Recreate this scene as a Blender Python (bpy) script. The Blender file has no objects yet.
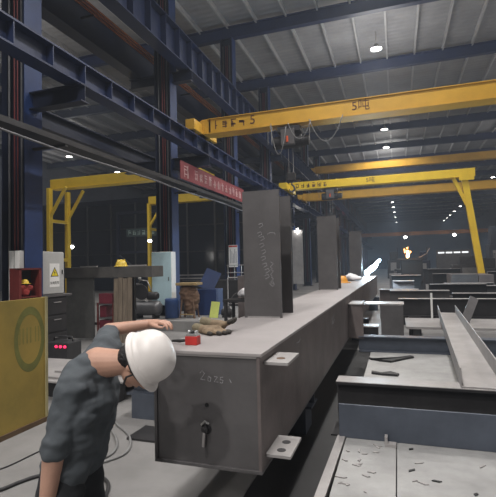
import bpy, bmesh, math, random
from mathutils import Vector, Matrix, noise
random.seed(7)
scn = bpy.context.scene
COL = scn.collection
PI = math.pi
V = Vector

# ------------------------------------------------------------------ materials
MATS = {}
def mat(name, col, rough=.6, metal=0., noise_amt=.25, nscale=4., bump=0., bscale=30., col2=None, emis=None, estr=0., stretch=None):
    if name in MATS: return MATS[name]
    m = bpy.data.materials.new(name); m.use_nodes = True
    nt = m.node_tree; N = nt.nodes; L = nt.links
    b = N['Principled BSDF']
    b.inputs['Roughness'].default_value = rough; b.inputs['Metallic'].default_value = metal
    tc = N.new('ShaderNodeTexCoord'); src = tc.outputs['Object']
    if stretch:
        mp = N.new('ShaderNodeMapping'); mp.inputs['Scale'].default_value = stretch
        L.new(src, mp.inputs[0]); src = mp.outputs[0]
    n = N.new('ShaderNodeTexNoise'); n.inputs['Scale'].default_value = nscale; n.inputs['Detail'].default_value = 6.
    n.inputs['Roughness'].default_value = .65
    L.new(src, n.inputs['Vector'])
    r = N.new('ShaderNodeValToRGB')
    c2 = col2 if col2 else tuple(max(0, c*(1-noise_amt)) for c in col)
    c1 = col if col2 else tuple(min(1, c*(1+noise_amt*.6)) for c in col)
    r.color_ramp.elements[0].color = (*c2, 1); r.color_ramp.elements[1].color = (*c1, 1)
    r.color_ramp.elements[0].position = .3; r.color_ramp.elements[1].position = .7
    L.new(n.outputs['Fac'], r.inputs[0]); L.new(r.outputs[0], b.inputs['Base Color'])
    if bump:
        n2 = N.new('ShaderNodeTexNoise'); n2.inputs['Scale'].default_value = bscale; n2.inputs['Detail'].default_value = 4.
        L.new(src, n2.inputs['Vector'])
        bp = N.new('ShaderNodeBump'); bp.inputs['Strength'].default_value = bump; bp.inputs['Distance'].default_value = .02
        L.new(n2.outputs['Fac'], bp.inputs['Height']); L.new(bp.outputs[0], b.inputs['Normal'])
    if emis:
        b.inputs['Emission Color'].default_value = (*emis, 1); b.inputs['Emission Strength'].default_value = estr
    MATS[name] = m
    return m

def roof_material():
    m = mat('roof sheet', (.26, .26, .272), .55, 0., .2, 1.2)
    nt = m.node_tree; N = nt.nodes; L = nt.links; b = N['Principled BSDF']
    tc = N.new('ShaderNodeTexCoord'); w = N.new('ShaderNodeTexWave'); w.bands_direction = 'Y'
    w.inputs['Scale'].default_value = 1.0; w.inputs['Distortion'].default_value = 0.
    L.new(tc.outputs['Object'], w.inputs['Vector'])
    bp = N.new('ShaderNodeBump'); bp.inputs['Strength'].default_value = .25; bp.inputs['Distance'].default_value = .04
    L.new(w.outputs['Fac'], bp.inputs['Height']); L.new(bp.outputs[0], b.inputs['Normal'])
    return m

def floor_material():
    m = mat('concrete floor', (.225, .22, .216), .75, 0., .3, .9, .15, 18.)
    return m

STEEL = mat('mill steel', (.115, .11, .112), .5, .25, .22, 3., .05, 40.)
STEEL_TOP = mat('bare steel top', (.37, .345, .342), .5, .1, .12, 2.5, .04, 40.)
STEEL_D = mat('dark steel', (.036, .035, .037), .55, .3, .35, 3.)
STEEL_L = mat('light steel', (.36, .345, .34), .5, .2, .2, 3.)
STEEL_B = mat('blue grey steel', (.085, .10, .13), .5, .25, .25, 3.)
STEEL_BR = mat('brown grey steel', (.16, .135, .13), .55, .2, .3, 3.)
SCALE = mat('platform plate', (.33, .33, .325), .6, .1, .3, 2.2, .1, 25.)
BLUE = mat('column blue', (.011, .032, .115), .5, 0., .3, 2.)
NAVY = mat('navy paint', (.009, .014, .036), .5, 0., .3, 2.)
RAFT = mat('rafter navy', (.011, .022, .072), .5, 0., .25, 2.)
PURL = mat('galvanised purlin', (.42, .42, .43), .5, .2, .15, 3.)
YEL = mat('crane yellow', (.62, .35, .035), .45, 0., .15, 1.5)
YEL2 = mat('gantry yellow', (.74, .50, .025), .45, 0., .12, 1.5)
YELS = mat('yellow sheet', (.36, .25, .05), .6, 0., .35, 2.2, .05, 20., col2=(.22, .165, .035))
GREEN = mat('faded green paint', (.155, .155, .035), .7, 0., .3, 6.)
OLIVE = mat('dull olive lettering', (.22, .19, .04), .7, 0., .2, 6.)
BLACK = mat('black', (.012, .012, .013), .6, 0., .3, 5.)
RUBBER = mat('dark rubber', (.03, .03, .032), .6, 0., .3, 8.)
GREYHOSE = mat('grey hose', (.22, .22, .22), .6, 0., .2, 8.)
RED = mat('dark red paint', (.13, .018, .015), .5, 0., .3, 4.)
BRED = mat('bright red', (.55, .035, .03), .45, 0., .15, 8.)
BANNER = mat('banner red', (.21, .03, .035), .65, 0., .2, 2.)
BANTXT = mat('banner lettering', (.62, .42, .40), .6, 0., .1, 8.)
WHITE = mat('white paint', (.72, .72, .70), .5, 0., .08, 4.)
PAPER = mat('paper', (.75, .74, .72), .8, 0., .06, 8.)
CYANW = mat('pale blue enamel', (.50, .68, .74), .35, 0., .12, 2.)
GREYP = mat('light grey enamel', (.45, .45, .44), .45, 0., .1, 3.)
SIGNY = mat('warning yellow', (.75, .60, .03), .5, 0., .05, 5.)
INK = mat('ink', (.02, .02, .02), .7, 0., .1, 5.)
CHALK = mat('chalk', (.48, .48, .50), .9, 0., .3, 40.)
LETTER = mat('crane lettering', (.10, .04, .02), .7, 0., .2, 8.)
WOOD = mat('weathered wood', (.22, .175, .13), .8, 0., .4, 5., .1, 30., stretch=(6, 6, .6))
BROWN = mat('rusty brown', (.15, .085, .05), .75, 0., .4, 7., .2, 20.)
RUSTT = mat('tan worn edge', (.34, .24, .11), .7, 0., .3, 7.)
LIME = mat('lime paper', (.55, .62, .16), .8, 0., .08, 8.)
SAFY = mat('safety yellow', (.72, .50, .05), .4, 0., .08, 5.)
SAFO = mat('safety orange', (.75, .33, .03), .4, 0., .08, 5.)
SKIN = mat('skin', (.50, .29, .21), .5, 0., .12, 9., .05, 120.)
SHIRT = mat('charcoal jersey', (.075, .087, .098), .85, 0., .2, 10., .35, 9.)
PANTS = mat('black trousers', (.018, .02, .024), .85, 0., .25, 8., .25, 9.)
HAIR = mat('black hair', (.014, .013, .014), .6, 0., .4, 60., .5, 120.)
HELM = mat('white helmet shell', (.80, .76, .73), .38, 0., .06, 5.)
GLOVE = mat('brown glove cloth', (.25, .185, .12), .9, 0., .35, 14., .3, 90.)
GLOVED = mat('dark glove rubber', (.03, .025, .02), .6, 0., .3, 20., .2, 60.)
CHROME = mat('bright steel', (.55, .55, .55), .3, .8, .1, 8.)
ORANGE = mat('conductor orange', (.30, .09, .03), .5, 0., .2, 5.)
COND_REDLIT = mat('conduit painted red-lit', (.17, .03, .03), .5, 0., .2, 5.)  # red light falling on the pipes is put into their colour
CONDG = mat('grey conduit', (.16, .16, .17), .5, .2, .2, 5.)
GLASSD = mat('dark glazing', (.015, .018, .028), .15, 0., .2, .8)
FARW = mat('far wall sheet', (.10, .12, .16), .7, 0., .2, .5)
WALLM = mat('wall sheet', (.09, .10, .13), .7, 0., .25, .6)
CLOTHW = mat('white plastic sheet', (.75, .74, .76), .6, 0., .08, 9.)
LAMPE = mat('lamp glow', (1, 1, 1), .5, 0., 0., 1., emis=(1., .98, .94), estr=14.)
ARC = mat('welding arc glow', (1, 1, 1), .5, 0., 0., 1., emis=(.62, .85, 1.), estr=30.)
FLAME = mat('flame glow', (1, .4, .1), .5, 0., 0., 1., emis=(1., .42, .10), estr=7.)
PINKE = mat('red signal glow', (1, .1, .2), .5, 0., 0., 1., emis=(1., .12, .22), estr=8.)
LEDR = mat('red knob glow', (1, .02, .08), .5, 0., 0., 1., emis=(1., .03, .12), estr=1.2)

# ------------------------------------------------------------------ helpers
def tag(o, label=None, cat=None, group=None, kind=None):
    if label: o['label'] = label
    if cat: o['category'] = cat
    if group: o['group'] = group
    if kind: o['kind'] = kind
    return o

def empty(name, label, cat, loc=(0, 0, 0), rz=0., group=None):
    o = bpy.data.objects.new(name, None); COL.objects.link(o)
    o.location = loc; o.rotation_euler = (0, 0, rz); o.empty_display_size = .1
    return tag(o, label, cat, group)

def dup(o, loc=None, rz=None, label=None, parent=None):
    c = o.copy(); COL.objects.link(c)
    if parent is not None: c.parent = parent
    if loc is not None: c.location = loc
    if rz is not None: c.rotation_euler = (0, 0, rz)
    if label: c['label'] = label
    for ch in list(o.children): dup(ch, parent=c)
    return c

class MB:
    def __init__(s): s.bm = bmesh.new()
    def _poly(s, rings, close=True, caps=True):
        bm = s.bm; vr = [[bm.verts.new(p) for p in r] for r in rings]
        n = len(vr[0])
        for a, b in zip(vr, vr[1:]):
            for i in range(n if close else n-1):
                j = (i+1) % n
                try: bm.faces.new((a[i], a[j], b[j], b[i]))
                except ValueError: pass
        if caps and close:
            try:
                bm.faces.new(list(reversed(vr[0]))); bm.faces.new(vr[-1])
            except ValueError: pass
        return s
    def box(s, x0, x1, y0, y1, z0, z1):
        r = lambda z: [(x0, y0, z), (x1, y0, z), (x1, y1, z), (x0, y1, z)]
        return s._poly([r(z0), r(z1)])
    def bar(s, p0, p1, w, h, up=(0, 0, 1)):
        p0, p1 = V(p0), V(p1); d = (p1-p0).normalized(); a = d.cross(V(up))
        if a.length < 1e-4: a = d.cross(V((0, 1, 0)))
        a.normalize(); b = a.cross(d)
        q = [(-w/2, -h/2), (w/2, -h/2), (w/2, h/2), (-w/2, h/2)]
        return s._poly([[p+a*x+b*y for x, y in q] for p in (p0, p1)])
    def section(s, prof, p0, p1, up=(0, 0, 1)):
        p0, p1 = V(p0), V(p1); d = (p1-p0).normalized(); a = d.cross(V(up)).normalized(); b = a.cross(d)
        return s._poly([[p+a*x+b*y for x, y in prof] for p in (p0, p1)])
    def tube(s, pts, r, n=10, smooth=True):
        pts = [V(p) for p in pts]; rings = []; a = None
        for i, p in enumerate(pts):
            d = (pts[min(i+1, len(pts)-1)]-pts[max(i-1, 0)]).normalized()
            if a is None:
                a = d.cross(V((0, 0, 1)))
                if a.length < 1e-3: a = d.cross(V((0, 1, 0)))
            a = (a-d*a.dot(d)).normalized(); b = d.cross(a)
            rr = r[i] if isinstance(r, (list, tuple)) else r
            rings.append([p+(a*math.cos(t)+b*math.sin(t))*rr for t in [2*PI*k/n for k in range(n)]])
        return s._poly(rings)
    def lathe(s, prof, c, n=24, axis=(0, 0, 1)):
        ax = V(axis).normalized(); a = ax.orthogonal().normalized(); b = ax.cross(a); c = V(c)
        return s._poly([[c+ax*z+(a*math.cos(t)+b*math.sin(t))*max(r, 1e-4) for t in [2*PI*k/n for k in range(n)]] for r, z in prof])
    def ell(s, c, rx, ry, rz, n=16, M=None):
        c = V(c); rings = []
        for i in range(1, n):
            f = PI*i/n
            ring = []
            for k in range(n*2):
                t = 2*PI*k/(n*2); p = V((rx*math.sin(f)*math.cos(t), ry*math.sin(f)*math.sin(t), -rz*math.cos(f)))
                ring.append(c+(M @ p if M else p))
            rings.append(ring)
        return s._poly(rings)
    def prism(s, poly, h, M=None):
        lo = [V((x, y, 0)) for x, y in poly]; hi = [V((x, y, h)) for x, y in poly]
        if M: lo = [M @ p for p in lo]; hi = [M @ p for p in hi]
        return s._poly([lo, hi])
    def build(s, name, m, parent=None, bevel=0., smooth=False, label=None):
        bmesh.ops.recalc_face_normals(s.bm, faces=s.bm.faces)
        me = bpy.data.meshes.new(name); s.bm.to_mesh(me); s.bm.free()
        if m: me.materials.append(m)
        if smooth:
            for p in me.polygons: p.use_smooth = True
        o = bpy.data.objects.new(name, me); COL.objects.link(o)
        if parent is not None: o.parent = parent
        if label: o['label'] = label
        if bevel:
            b = o.modifiers.new('bevel', 'BEVEL'); b.width = bevel; b.segments = 2; b.limit_method = 'ANGLE'
        return o

def hprof(h, b, tf, tw):
    return [(-b/2, -h/2), (b/2, -h/2), (b/2, -h/2+tf), (tw/2, -h/2+tf), (tw/2, h/2-tf), (b/2, h/2-tf),
            (b/2, h/2), (-b/2, h/2), (-b/2, h/2-tf), (-tw/2, h/2-tf), (-tw/2, -h/2+tf), (-b/2, -h/2+tf)]
def cprof(w, h, t):   # channel open upwards
    return [(-w/2, 0), (w/2, 0), (w/2, h), (w/2-t, h), (w/2-t, t), (-w/2+t, t), (-w/2+t, h), (-w/2, h)]

def structure(o, kind='structure'): o['kind'] = kind; return o

def blob(name, caps, m, parent=None, voxel=.006, smooth=6, wrinkle=None, cut=None, label=None):
    """union of tapered capsules / ellipsoids, remeshed into one continuous surface"""
    mb = MB()
    for c in caps:
        if c[0] == 'e': mb.ell(c[1], *c[2], n=12, M=c[3] if len(c) > 3 else None); continue
        p0, r0, p1, r1 = c
        p0, p1 = V(p0), V(p1); d = p1-p0; ln = d.length; ax = d.normalized() if ln > 1e-6 else V((0, 0, 1))
        prof = []
        for k in range(1, 8): t = PI/2*k/8; prof.append((r0*math.sin(t), -r0*math.cos(t)))
        prof += [(r0, 0), (r1, ln)]
        for k in range(1, 8): t = PI/2*k/8; prof.append((r1*math.cos(t), ln+r1*math.sin(t)))
        mb.lathe(prof, p0, 18, ax)
    o = mb.build(name+'_raw', None)
    r = o.modifiers.new('r', 'REMESH'); r.mode = 'VOXEL'; r.voxel_size = voxel
    sm = o.modifiers.new('s', 'SMOOTH'); sm.factor = .5; sm.iterations = smooth
    dg = bpy.context.evaluated_depsgraph_get()
    me = bpy.data.meshes.new_from_object(o.evaluated_get(dg))
    raw = o.data; bpy.data.objects.remove(o); bpy.data.meshes.remove(raw)
    if wrinkle:
        amp, sc = wrinkle
        me.update()
        new = []
        for v in me.vertices:
            p = v.co
            q = V((p.x*sc*.8+p.z*sc*.6, p.y*sc*.9+p.z*sc*.3, p.z*sc*1.5-p.x*sc*.5))
            new.append(p + v.normal*amp*(noise.noise(q)+.45*noise.noise(q*2.1)))
        for v, c in zip(me.vertices, new): v.co = c
        if len(me.vertices) > 20000:
            bm = bmesh.new(); bm.from_mesh(me)
            for _ in range(4): bmesh.ops.smooth_vert(bm, verts=bm.verts, factor=.5)
            bm.to_mesh(me); bm.free()
    if cut:
        bm = bmesh.new(); bm.from_mesh(me)
        dead = [v for v in bm.verts if cut(v.co)]
        bmesh.ops.delete(bm, geom=dead, context='VERTS'); bm.to_mesh(me); bm.free()
    me.name = name
    me.materials.clear(); me.materials.append(m)
    for p in me.polygons: p.use_smooth = True
    ob = bpy.data.objects.new(name, me); COL.objects.link(ob)
    if parent is not None: ob.parent = parent
    if label: ob['label'] = label
    return ob

def text_mesh(name, s, size, m, parent, M, ext=.002, align='CENTER'):
    cu = bpy.data.curves.new(name+'_c', 'FONT'); cu.body = s; cu.size = size; cu.extrude = ext; cu.align_x = align; cu.align_y = 'CENTER'
    o = bpy.data.objects.new(name+'_t', cu); COL.objects.link(o)
    dg = bpy.context.evaluated_depsgraph_get()
    me = bpy.data.meshes.new_from_object(o.evaluated_get(dg))
    bpy.data.objects.remove(o); bpy.data.curves.remove(cu)
    me.transform(M); me.name = name; me.materials.clear(); me.materials.append(m)
    ob = bpy.data.objects.new(name, me); COL.objects.link(ob); ob.parent = parent
    return ob

def frame(o, xa, za):   # matrix: local x->xa, local y->za, local z->normal
    xa = V(xa).normalized(); za = V(za).normalized(); n = xa.cross(za)
    M = Matrix((xa, za, n)).transposed().to_4x4(); M.translation = V(o); return M

def strokes(n, w, h, rnd):
    """unreadable character: a few short strokes in a w x h cell"""
    out = []
    for k in range(n):
        if rnd.random() < .5: y = rnd.uniform(-.45, .45)*h; out.append(((-.4*w, y), (.4*w*rnd.uniform(.3, 1), y)))
        else: x = rnd.uniform(-.35, .35)*w; out.append(((x, -.48*h), (x+rnd.uniform(-.1, .1)*w, .48*h*rnd.uniform(.2, 1))))
    return out

def glyph_mesh(name, cells, m, parent, M, t=.03, rnd=None, ext=.004):
    rnd = rnd or random.Random(3)
    for (cx, cy, w, h, n) in cells:
        mb = MB()
        for (a, b) in strokes(n, w, h, rnd):
            mb.bar(M @ V((cx+a[0], cy+a[1], ext/2)), M @ V((cx+b[0], cy+b[1], ext/2)), t, ext, up=M.to_3x3() @ V((0, 0, 1)))
        mb.build(name, m, parent)

def chalk(name, lines, M, parent, r=.0022, m=None):
    for ln in lines:
        mb = MB(); mb.tube([M @ V((x, y, .0008)) for x, y in ln], r, 5); mb.build(name, m or CHALK, parent, label='faint white chalk stroke')

# ------------------------------------------------------------------ the hall
ROWX = -6.25
CY = [6.15+5.25*k for k in range(20)]
fl = MB().box(-30.2, 17.2, -32.2, 112.2, -.2, 0).build('floor', floor_material()); structure(fl)
ce = MB().box(-30.2, 17.2, -32.2, 112.2, 11.46, 11.56).build('ceiling', roof_material()); structure(ce)
for i in range(38):
    px = -29.4+1.22*i
    c = [(-.035, -.12), (.035, -.12), (.035, .08), (-.035, .08)]
    structure(MB().section(c, (px, -32, 11.38), (px, 112, 11.38)).build('purlin', PURL, ce))
for nm, b, m in (('wall_left', (-30.2, -30, -32.2, 112.2, 0, 11.46), WALLM), ('wall_right', (17, 17.2, -32.2, 112.2, 0, 11.46), WALLM),
                 ('wall_far', (-30, 17, 112, 112.2, 0, 11.46), FARW), ('wall_near', (-30, 17, -32.2, -32, 0, 11.46), WALLM)):
    structure(MB().box(*b).build(nm, m))

ordw = ['first', 'second', 'third', 'fourth', 'fifth', 'sixth', 'seventh', 'eighth', 'ninth', 'tenth', 'eleventh', 'twelfth',
        'thirteenth', 'fourteenth', 'fifteenth', 'sixteenth', 'seventeenth', 'eighteenth', 'nineteenth', 'twentieth']
# roof beams across the hall
rb = None
seen = CY[2:]
for i, yy in enumerate(seen):
    lab = 'dark blue roof beam crossing the hall, %s from the camera' % ordw[i]
    if rb is None:
        rb = MB().section(hprof(.5, .24, .03, .02), (-30, 0, 0), (17, 0, 0)).build('roof_beam', RAFT)
        rb.location = (0, yy, 11.05); tag(rb, lab, 'roof beam', 'roof beams')
    else: dup(rb, (0, yy, 11.05), label=lab)

# columns of the left row
def make_column():
    t = empty('steel_column', 'nearest blue steel column at the left edge, red hose cabinet on it', 'column', (ROWX, CY[0], 0), 0, 'blue columns of the left row')
    prof = hprof(.5, .4, .03, .02)
    MB().section([(y, x) for x, y in prof], (0, 0, .03), (0, 0, 10.8), up=(0, 1, 0)).build('column_shaft', NAVY, t)
    MB().box(.2505, .262, -.2, .2, .03, 10.8).build('flange_face', BLUE, t, label='blue painted face of the column')
    MB().box(-.36, .36, -.3, .3, 0, .03).build('base_plate', STEEL_D, t)
    b = MB(); b.section(hprof(.3, .2, .02, .015), (.26, 0, 4.56), (1.36, 0, 4.56)); b.build('bracket', NAVY, t)
    MB().section(hprof(.3, .2, .02, .015), (-1.36, 0, 4.56), (-.25, 0, 4.56)).build('bracket', NAVY, t)
    MB().section(hprof(.3, .2, .02, .015), (.26, 0, 7.07), (.86, 0, 7.07)).build('bracket', NAVY, t)
    MB().section(hprof(.3, .2, .02, .015), (-1.16, 0, 7.07), (-.25, 0, 7.07)).build('bracket', NAVY, t)
    for k, (x, m, r) in enumerate(((-.16, CONDG, .018), (-.04, COND_REDLIT, .014), (.03, COND_REDLIT, .014), (.12, CONDG, .02))):
        MB().tube([(x, -.12, .3), (x, -.12, 10.5)], r, 8).build('conduit', m, t, smooth=True, label='conduit painted red-lit' if m is COND_REDLIT else None)
    return t
c0 = make_column()
for i, yy in enumerate(CY[1:19]):
    lab = {0: 'second blue steel column, behind the pale blue cabinet', 1: 'third blue steel column, white notice on its face'}.get(
        i, 'blue steel column of the left row, %s counted from the camera' % ordw[i+1])
    dup(c0, (ROWX, yy, 0), label=lab)

# runways
def runway(x, ztop, h, b, label, ribs=None, name='crane_runway'):
    t = empty(name, label, 'runway beam', (x, 0, 0), 0, None)
    MB().section(hprof(h, b, .03, .02), (0, -8.8, ztop-h/2), (0, 110, ztop-h/2)).build('runway_girder', NAVY if ribs is None else RAFT, t)
    MB().bar((0, -8.8, ztop+.03), (0, 110, ztop+.03), .06, .06).build('rail', STEEL, t)
    first = None
    for k in range(ribs or 0):
        if first is None:
            first = MB().box(-b/2+.01, b/2-.01, -.01, .01, -h/2+.03, h/2-.03).build('stiffener', RAFT, t); first.location = (0, 4.+.75*k, ztop-h/2)
        else:
            c = first.copy(); COL.objects.link(c); c.parent = t; c.location = (0, 4.+.75*k, ztop-h/2)
    return t
runway(-5.1, 5.13, .40, .3, 'dark blue crane runway beam carrying the near yellow bridge crane', 60)
runway(-7.4, 5.13, .40, .3, 'dark crane runway beam in the left bay carrying the yellow half gantries')
runway(-5.6, 8.15, .90, .36, 'deep upper runway beam with close ribs right of the columns', 70)
runway(-7.2, 8.15, .90, .36, 'deep upper runway beam left of the columns above the orange bars')

t = empty('conductor_bars', 'orange conductor bars running along the upper runway behind the columns', 'conductor bar', (-6.72, 0, 0))
for k in range(3):
    MB().bar((0, -8, 7.72+.09*k), (0, 100, 7.72+.09*k), .03, .045).build('bar', ORANGE, t)
for k in range(12):
    MB().box(-.34, .02, -.02, .02, 7.66, 7.70).build('hanger', STEEL_D, t).location = (0, 3.5+5.25*k, 0)

t = empty('cable_tray', 'dark cable tray running low along the columns under the red banner', 'cable tray', (-5.42, 0, 0))
MB().section(cprof(.3, .09, .01), (0, -6, 3.74), (0, 24, 3.74)).build('tray', STEEL_D, t)
for k in range(6):
    MB().bar((-.566, CY[0]+5.25*k-5.25, 3.72), (.14, CY[0]+5.25*k-5.25, 3.72), .06, .04).build('support_arm', STEEL_D, t)
MB().tube([(.1, -6+k*1.5, 3.63+.02*math.sin(k*2.1)) for k in range(21)], .02, 8).build('cable', CONDG, t, smooth=True)

# red banner
t = empty('banner', 'long red banner with pale lettering above the cable tray', 'banner', (-5.24, 10.3, 0))
MB().box(-.02, 0, 0, 5.0, 3.90, 4.38).build('banner_board', BANNER, t)
Mb = frame((.001, 0, 4.14), (0, 1, 0), (0, 0, 1))
glyph_mesh('lettering', [(.35, 0, .36, .36, 8)]+[(.95+.33*k, 0, .25, .28, 7) for k in range(12)], BANTXT, t, Mb, .022, random.Random(5))

# ------------------------------------------------------------------ cranes
def bridge(x0, x1, y, zb, label, w=.45, h=.42, YEL=YEL):
    t = empty('bridge_crane', label, 'crane', (0, y, zb))
    g = MB().box(x0+.3, x1-.3, 0, w, 0, h).build('bridge_girder', YEL, t, bevel=.012)
    MB().box(x0+.3, x1-.3, -.035, 0, -.0, .025).build('lower_flange', YEL, t)
    MB().box(x0+.3, x1-.3, -.03, 0, h-.02, h).build('upper_flange', YEL, t)
    for x in (x0, x1):
        MB().box(x-.13, x+.13, -.55, w+.55, .02, .30).build('end_carriage', YEL, t, bevel=.01)
        s = 1 if x == x0 else -1
        MB().prism([(x-.10, .02), (x+s*.36, .02), (x+s*.36, h), (x+s*.12, h), (x-.10, .30)] if s == 1 else
                   [(x+.10, .02), (x+.10, .30), (x-.12, h), (x-.36, h), (x-.36, .02)], w, frame((0, w, 0), (1, 0, 0), (0, 0, 1))).build('end_bracket', YEL, t)
        for yy in (-.38, w+.38):
            MB().lathe([(.001, -.05), (.10, -.05), (.12, -.03), (.12, .03), (.10, .05), (.001, .05)], (x, yy, .075), 16, (1, 0, 0)).build('wheel', STEEL_D, t, smooth=False)
    return t
c1 = bridge(-5.1, 11.5, 11.15, 5.235, 'near yellow bridge crane spanning the upper picture, marked 5吨')
Mf = frame((0, -.001, .21), (1, 0, 0), (0, 0, 1))
text_mesh('lettering', '5吨', .30, LETTER, c1, frame((-.72, -.003, .235), (1, 0, 0), (0, 0, 1)))
text_mesh('lettering', '5', .34, LETTER, c1, frame((-3.52, -.003, .235), (1, 0, 0), (0, 0, 1)))
glyph_mesh('lettering', [(-4.55, .03, .10, .26, 2), (-4.30, .04, .2, .26, 5), (-4.06, .03, .18, .24, 5), (-3.82, .03, .2, .26, 5)], LETTER, c1, Mf, .025, random.Random(9))
# festoon loops of the near crane
def sag(a, b, d, n=12):
    a, b = V(a), V(b); return [a.lerp(b, k/n)+V((0, 0, -d*4*(k/n)*(1-k/n))) for k in range(n+1)]
for a, b, d in (((-3.02, -.06, .0), (-2.6, -.06, -.05), .75), ((-2.55, -.06, .02), (-1.95, -.06, .02), .45), ((-2.0, -.06, .05), (-1.15, -.06, .05), .62), ((-3.0, -.06, .05), (-2.98, -.06, -.05), .5)):
    MB().tube(sag(a, b, d), .011, 6).build('festoon_cable', GREYHOSE, c1, smooth=True)

h = empty('hoist', 'dark electric hoist hanging under the near yellow bridge crane', 'hoist', (-2.55, 11.35, 5.2))
MB().box(-.3, .3, -.22, .22, -.16, -.02).build('trolley', STEEL_D, h, bevel=.01)
MB().lathe([(.001, -.45), (.15, -.45), (.17, -.4), (.17, .3), (.13, .32), (.13, .5), (.001, .5)], (0, 0, -.38), 20, (1, 0, 0)).build('motor', STEEL_D, h, smooth=False)
MB().box(-.2, .16, -.26, -.12, -.5, -.1).build('control_box', STEEL, h, bevel=.01)
for x in (-.06, .06): MB().tube([(x, 0, -.5), (x, 0, -1.2)], .008, 6).build('wire_rope', STEEL_L, h)
MB().box(-.11, .11, -.08, .08, -1.42, -1.2).build('hook_block', STEEL_D, h, bevel=.02)
MB().tube([(0, 0, -1.42), (0, 0, -1.5), (.06, 0, -1.56), (.08, 0, -1.63), (.03, 0, -1.70), (-.04, 0, -1.69), (-.07, 0, -1.63)], [.02, .022, .026, .028, .026, .02, .012], 8).build('hook', STEEL, h, smooth=True)
MB().tube([(-.02, -.3, -.3), (-.02, -.3, -.45)], .03, 8).build('limit_rod', mat('orange red rod', (.7, .10, .03), .5), h, label='orange red rod')
for x, z0 in ((-.55, -.1), (.55, -.05)):
    MB().tube([(x*.6, -.2, -.08), (x, -.22, z0-.02), (x, -.22, -.45)], .01, 6).build('cable_arm', GREYHOSE, h)

def semi_leg(t, x, s, zt, posts, brace=.75):
    """leg frame of a half gantry; s = direction towards the girder"""
    for dy in posts:
        MB().bar((x+.0, dy, .25), (x, dy, zt), .16, .22, up=(0, 1, 0)).build('leg', YEL2, t, bevel=.008)
        MB().bar((x+s*.05, dy, zt-1.25), (x+s*brace, dy, zt+.0), .10, .12, up=(0, 1, 0)).build('knee_brace', YEL2, t)
    if len(posts) > 1:
        for z in (zt-1.45, zt-3.2):
            MB().bar((x, posts[0], z), (x, posts[1], z), .12, .14).build('rung', YEL2, t)
    MB().box(x-.12, x+.12, posts[0]-.5, posts[-1]+.5, .06, .3).build('sill_beam', YEL2, t)
    for dy in (posts[0]-.35, posts[-1]+.35):
        MB().lathe([(.001, -.04), (.12, -.04), (.12, .04), (.001, .04)], (x, dy, .12), 16, (1, 0, 0)).build('wheel', STEEL_D, t)

# half gantry in the main bay
g2 = empty('gantry_crane', 'yellow half gantry crane with leaning leg at right, middle distance', 'crane', (0, 21.3, 0))
MB().box(-4.9, 3.35, 0, .42, 5.25, 5.62).build('bridge_girder', YEL2, g2, bevel=.01)
MB().box(-5.23, -4.85, -.8, 1.2, 5.195, 5.5).build('end_carriage', YEL2, g2)
MB().bar((2.93, .2, 5.25), (3.55, .2, .25), .26, .24, up=(0, 1, 0)).build('leg', YEL2, g2, bevel=.008)
MB().bar((2.5, .2, 5.25), (3.06, .2, 3.9), .14, .14, up=(0, 1, 0)).build('knee_brace', YEL2, g2)
MB().box(3.43, 3.67, -1.1, 1.5, .06, .3).build('sill_beam', YEL2, g2)
MB().box(2.7, 3.3, -.04, .0, 5.1, 5.3).build('gusset', YEL2, g2)
text_mesh('lettering', '5吨', .27, LETTER, g2, frame((-1.05, -.003, 5.44), (1, 0, 0), (0, 0, 1)))
glyph_mesh('lettering', [(-4.5+.27*k, 5.43, .2, .22, 5) for k in range(6)], LETTER, g2, frame((0, -.002, 0), (1, 0, 0), (0, 0, 1)), .03, random.Random(4))
h2 = dup(h, (-2.9, 21.5, 5.22), label='dark electric hoist under the yellow half gantry in the main bay')
bridge(-5.1, 11.5, 25.2, 5.235, 'yellow bridge crane just behind the half gantry, in shadow')
bridge(-5.6, 15.5, 32.5, 8.26, 'high yellow bridge crane on the upper runway under the roof', h=.5)
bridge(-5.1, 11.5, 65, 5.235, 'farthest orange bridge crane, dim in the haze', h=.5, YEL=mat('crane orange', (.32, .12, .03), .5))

def left_gantry(y, x0, label, mk):
    t = empty('gantry_crane', label, 'crane', (0, y, 0))
    MB().box(x0-.1, -7.5, 0, .42, 5.28, 5.7).build('bridge_girder', YEL2, t, bevel=.01)
    MB().box(x0-.1, -7.5, -.03, .45, 5.25, 5.28).build('lower_flange', YEL2, t)
    MB().box(-7.55, -7.25, -.8, 1.2, 5.195, 5.5).build('end_carriage', YEL2, t)
    semi_leg(t, x0+.1, 1, 5.25, (-.25, .9), .9)
    if mk: text_mesh('lettering', '5吨', .3, LETTER, t, frame((-9.95, -.003, 5.5), (1, 0, 0), (0, 0, 1)))
    return t
left_gantry(16.2, -14.75, 'near yellow half gantry in the left bay, ladder like double leg', True)
left_gantry(22.4, -13.4, 'far yellow half gantry in the left bay, seen under the banner', False)

# ------------------------------------------------------------------ lamps
def lamp_proto():
    t = empty('ceiling_lamp', 'high bay ceiling lamp nearest in view, hanging in the middle aisle', 'lamp', (-.53, 19.14, 10.55), 0, 'high bay lamps')
    MB().tube([(0, 0, .22), (0, 0, .76)], .012, 8).build('rod', PURL, t)
    MB().lathe([(.05, .22), (.09, .2), (.11, .1), (.2, .05), (.26, -.01), (.25, -.01), (.19, .035), (.09, .06), (.02, .07)], (0, 0, 0), 20).build('reflector', PURL, t, smooth=True)
    MB().lathe([(.001, .0), (.21, .005), (.215, .02), (.001, .025)], (0, 0, 0), 20).build('lamp_glass', LAMPE, t)
    return t
lp = lamp_proto()
mid_y = [31.1, 36.1, 52, 60, 69.8, 76.2, 84, 93.4, 105]
for i, y in enumerate(mid_y):
    dup(lp, (-.5+max(0, (y-60))*.015, y, 10.55), label='high bay ceiling lamp of the middle aisle, %s one from the camera' % ordw[i+1])
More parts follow.
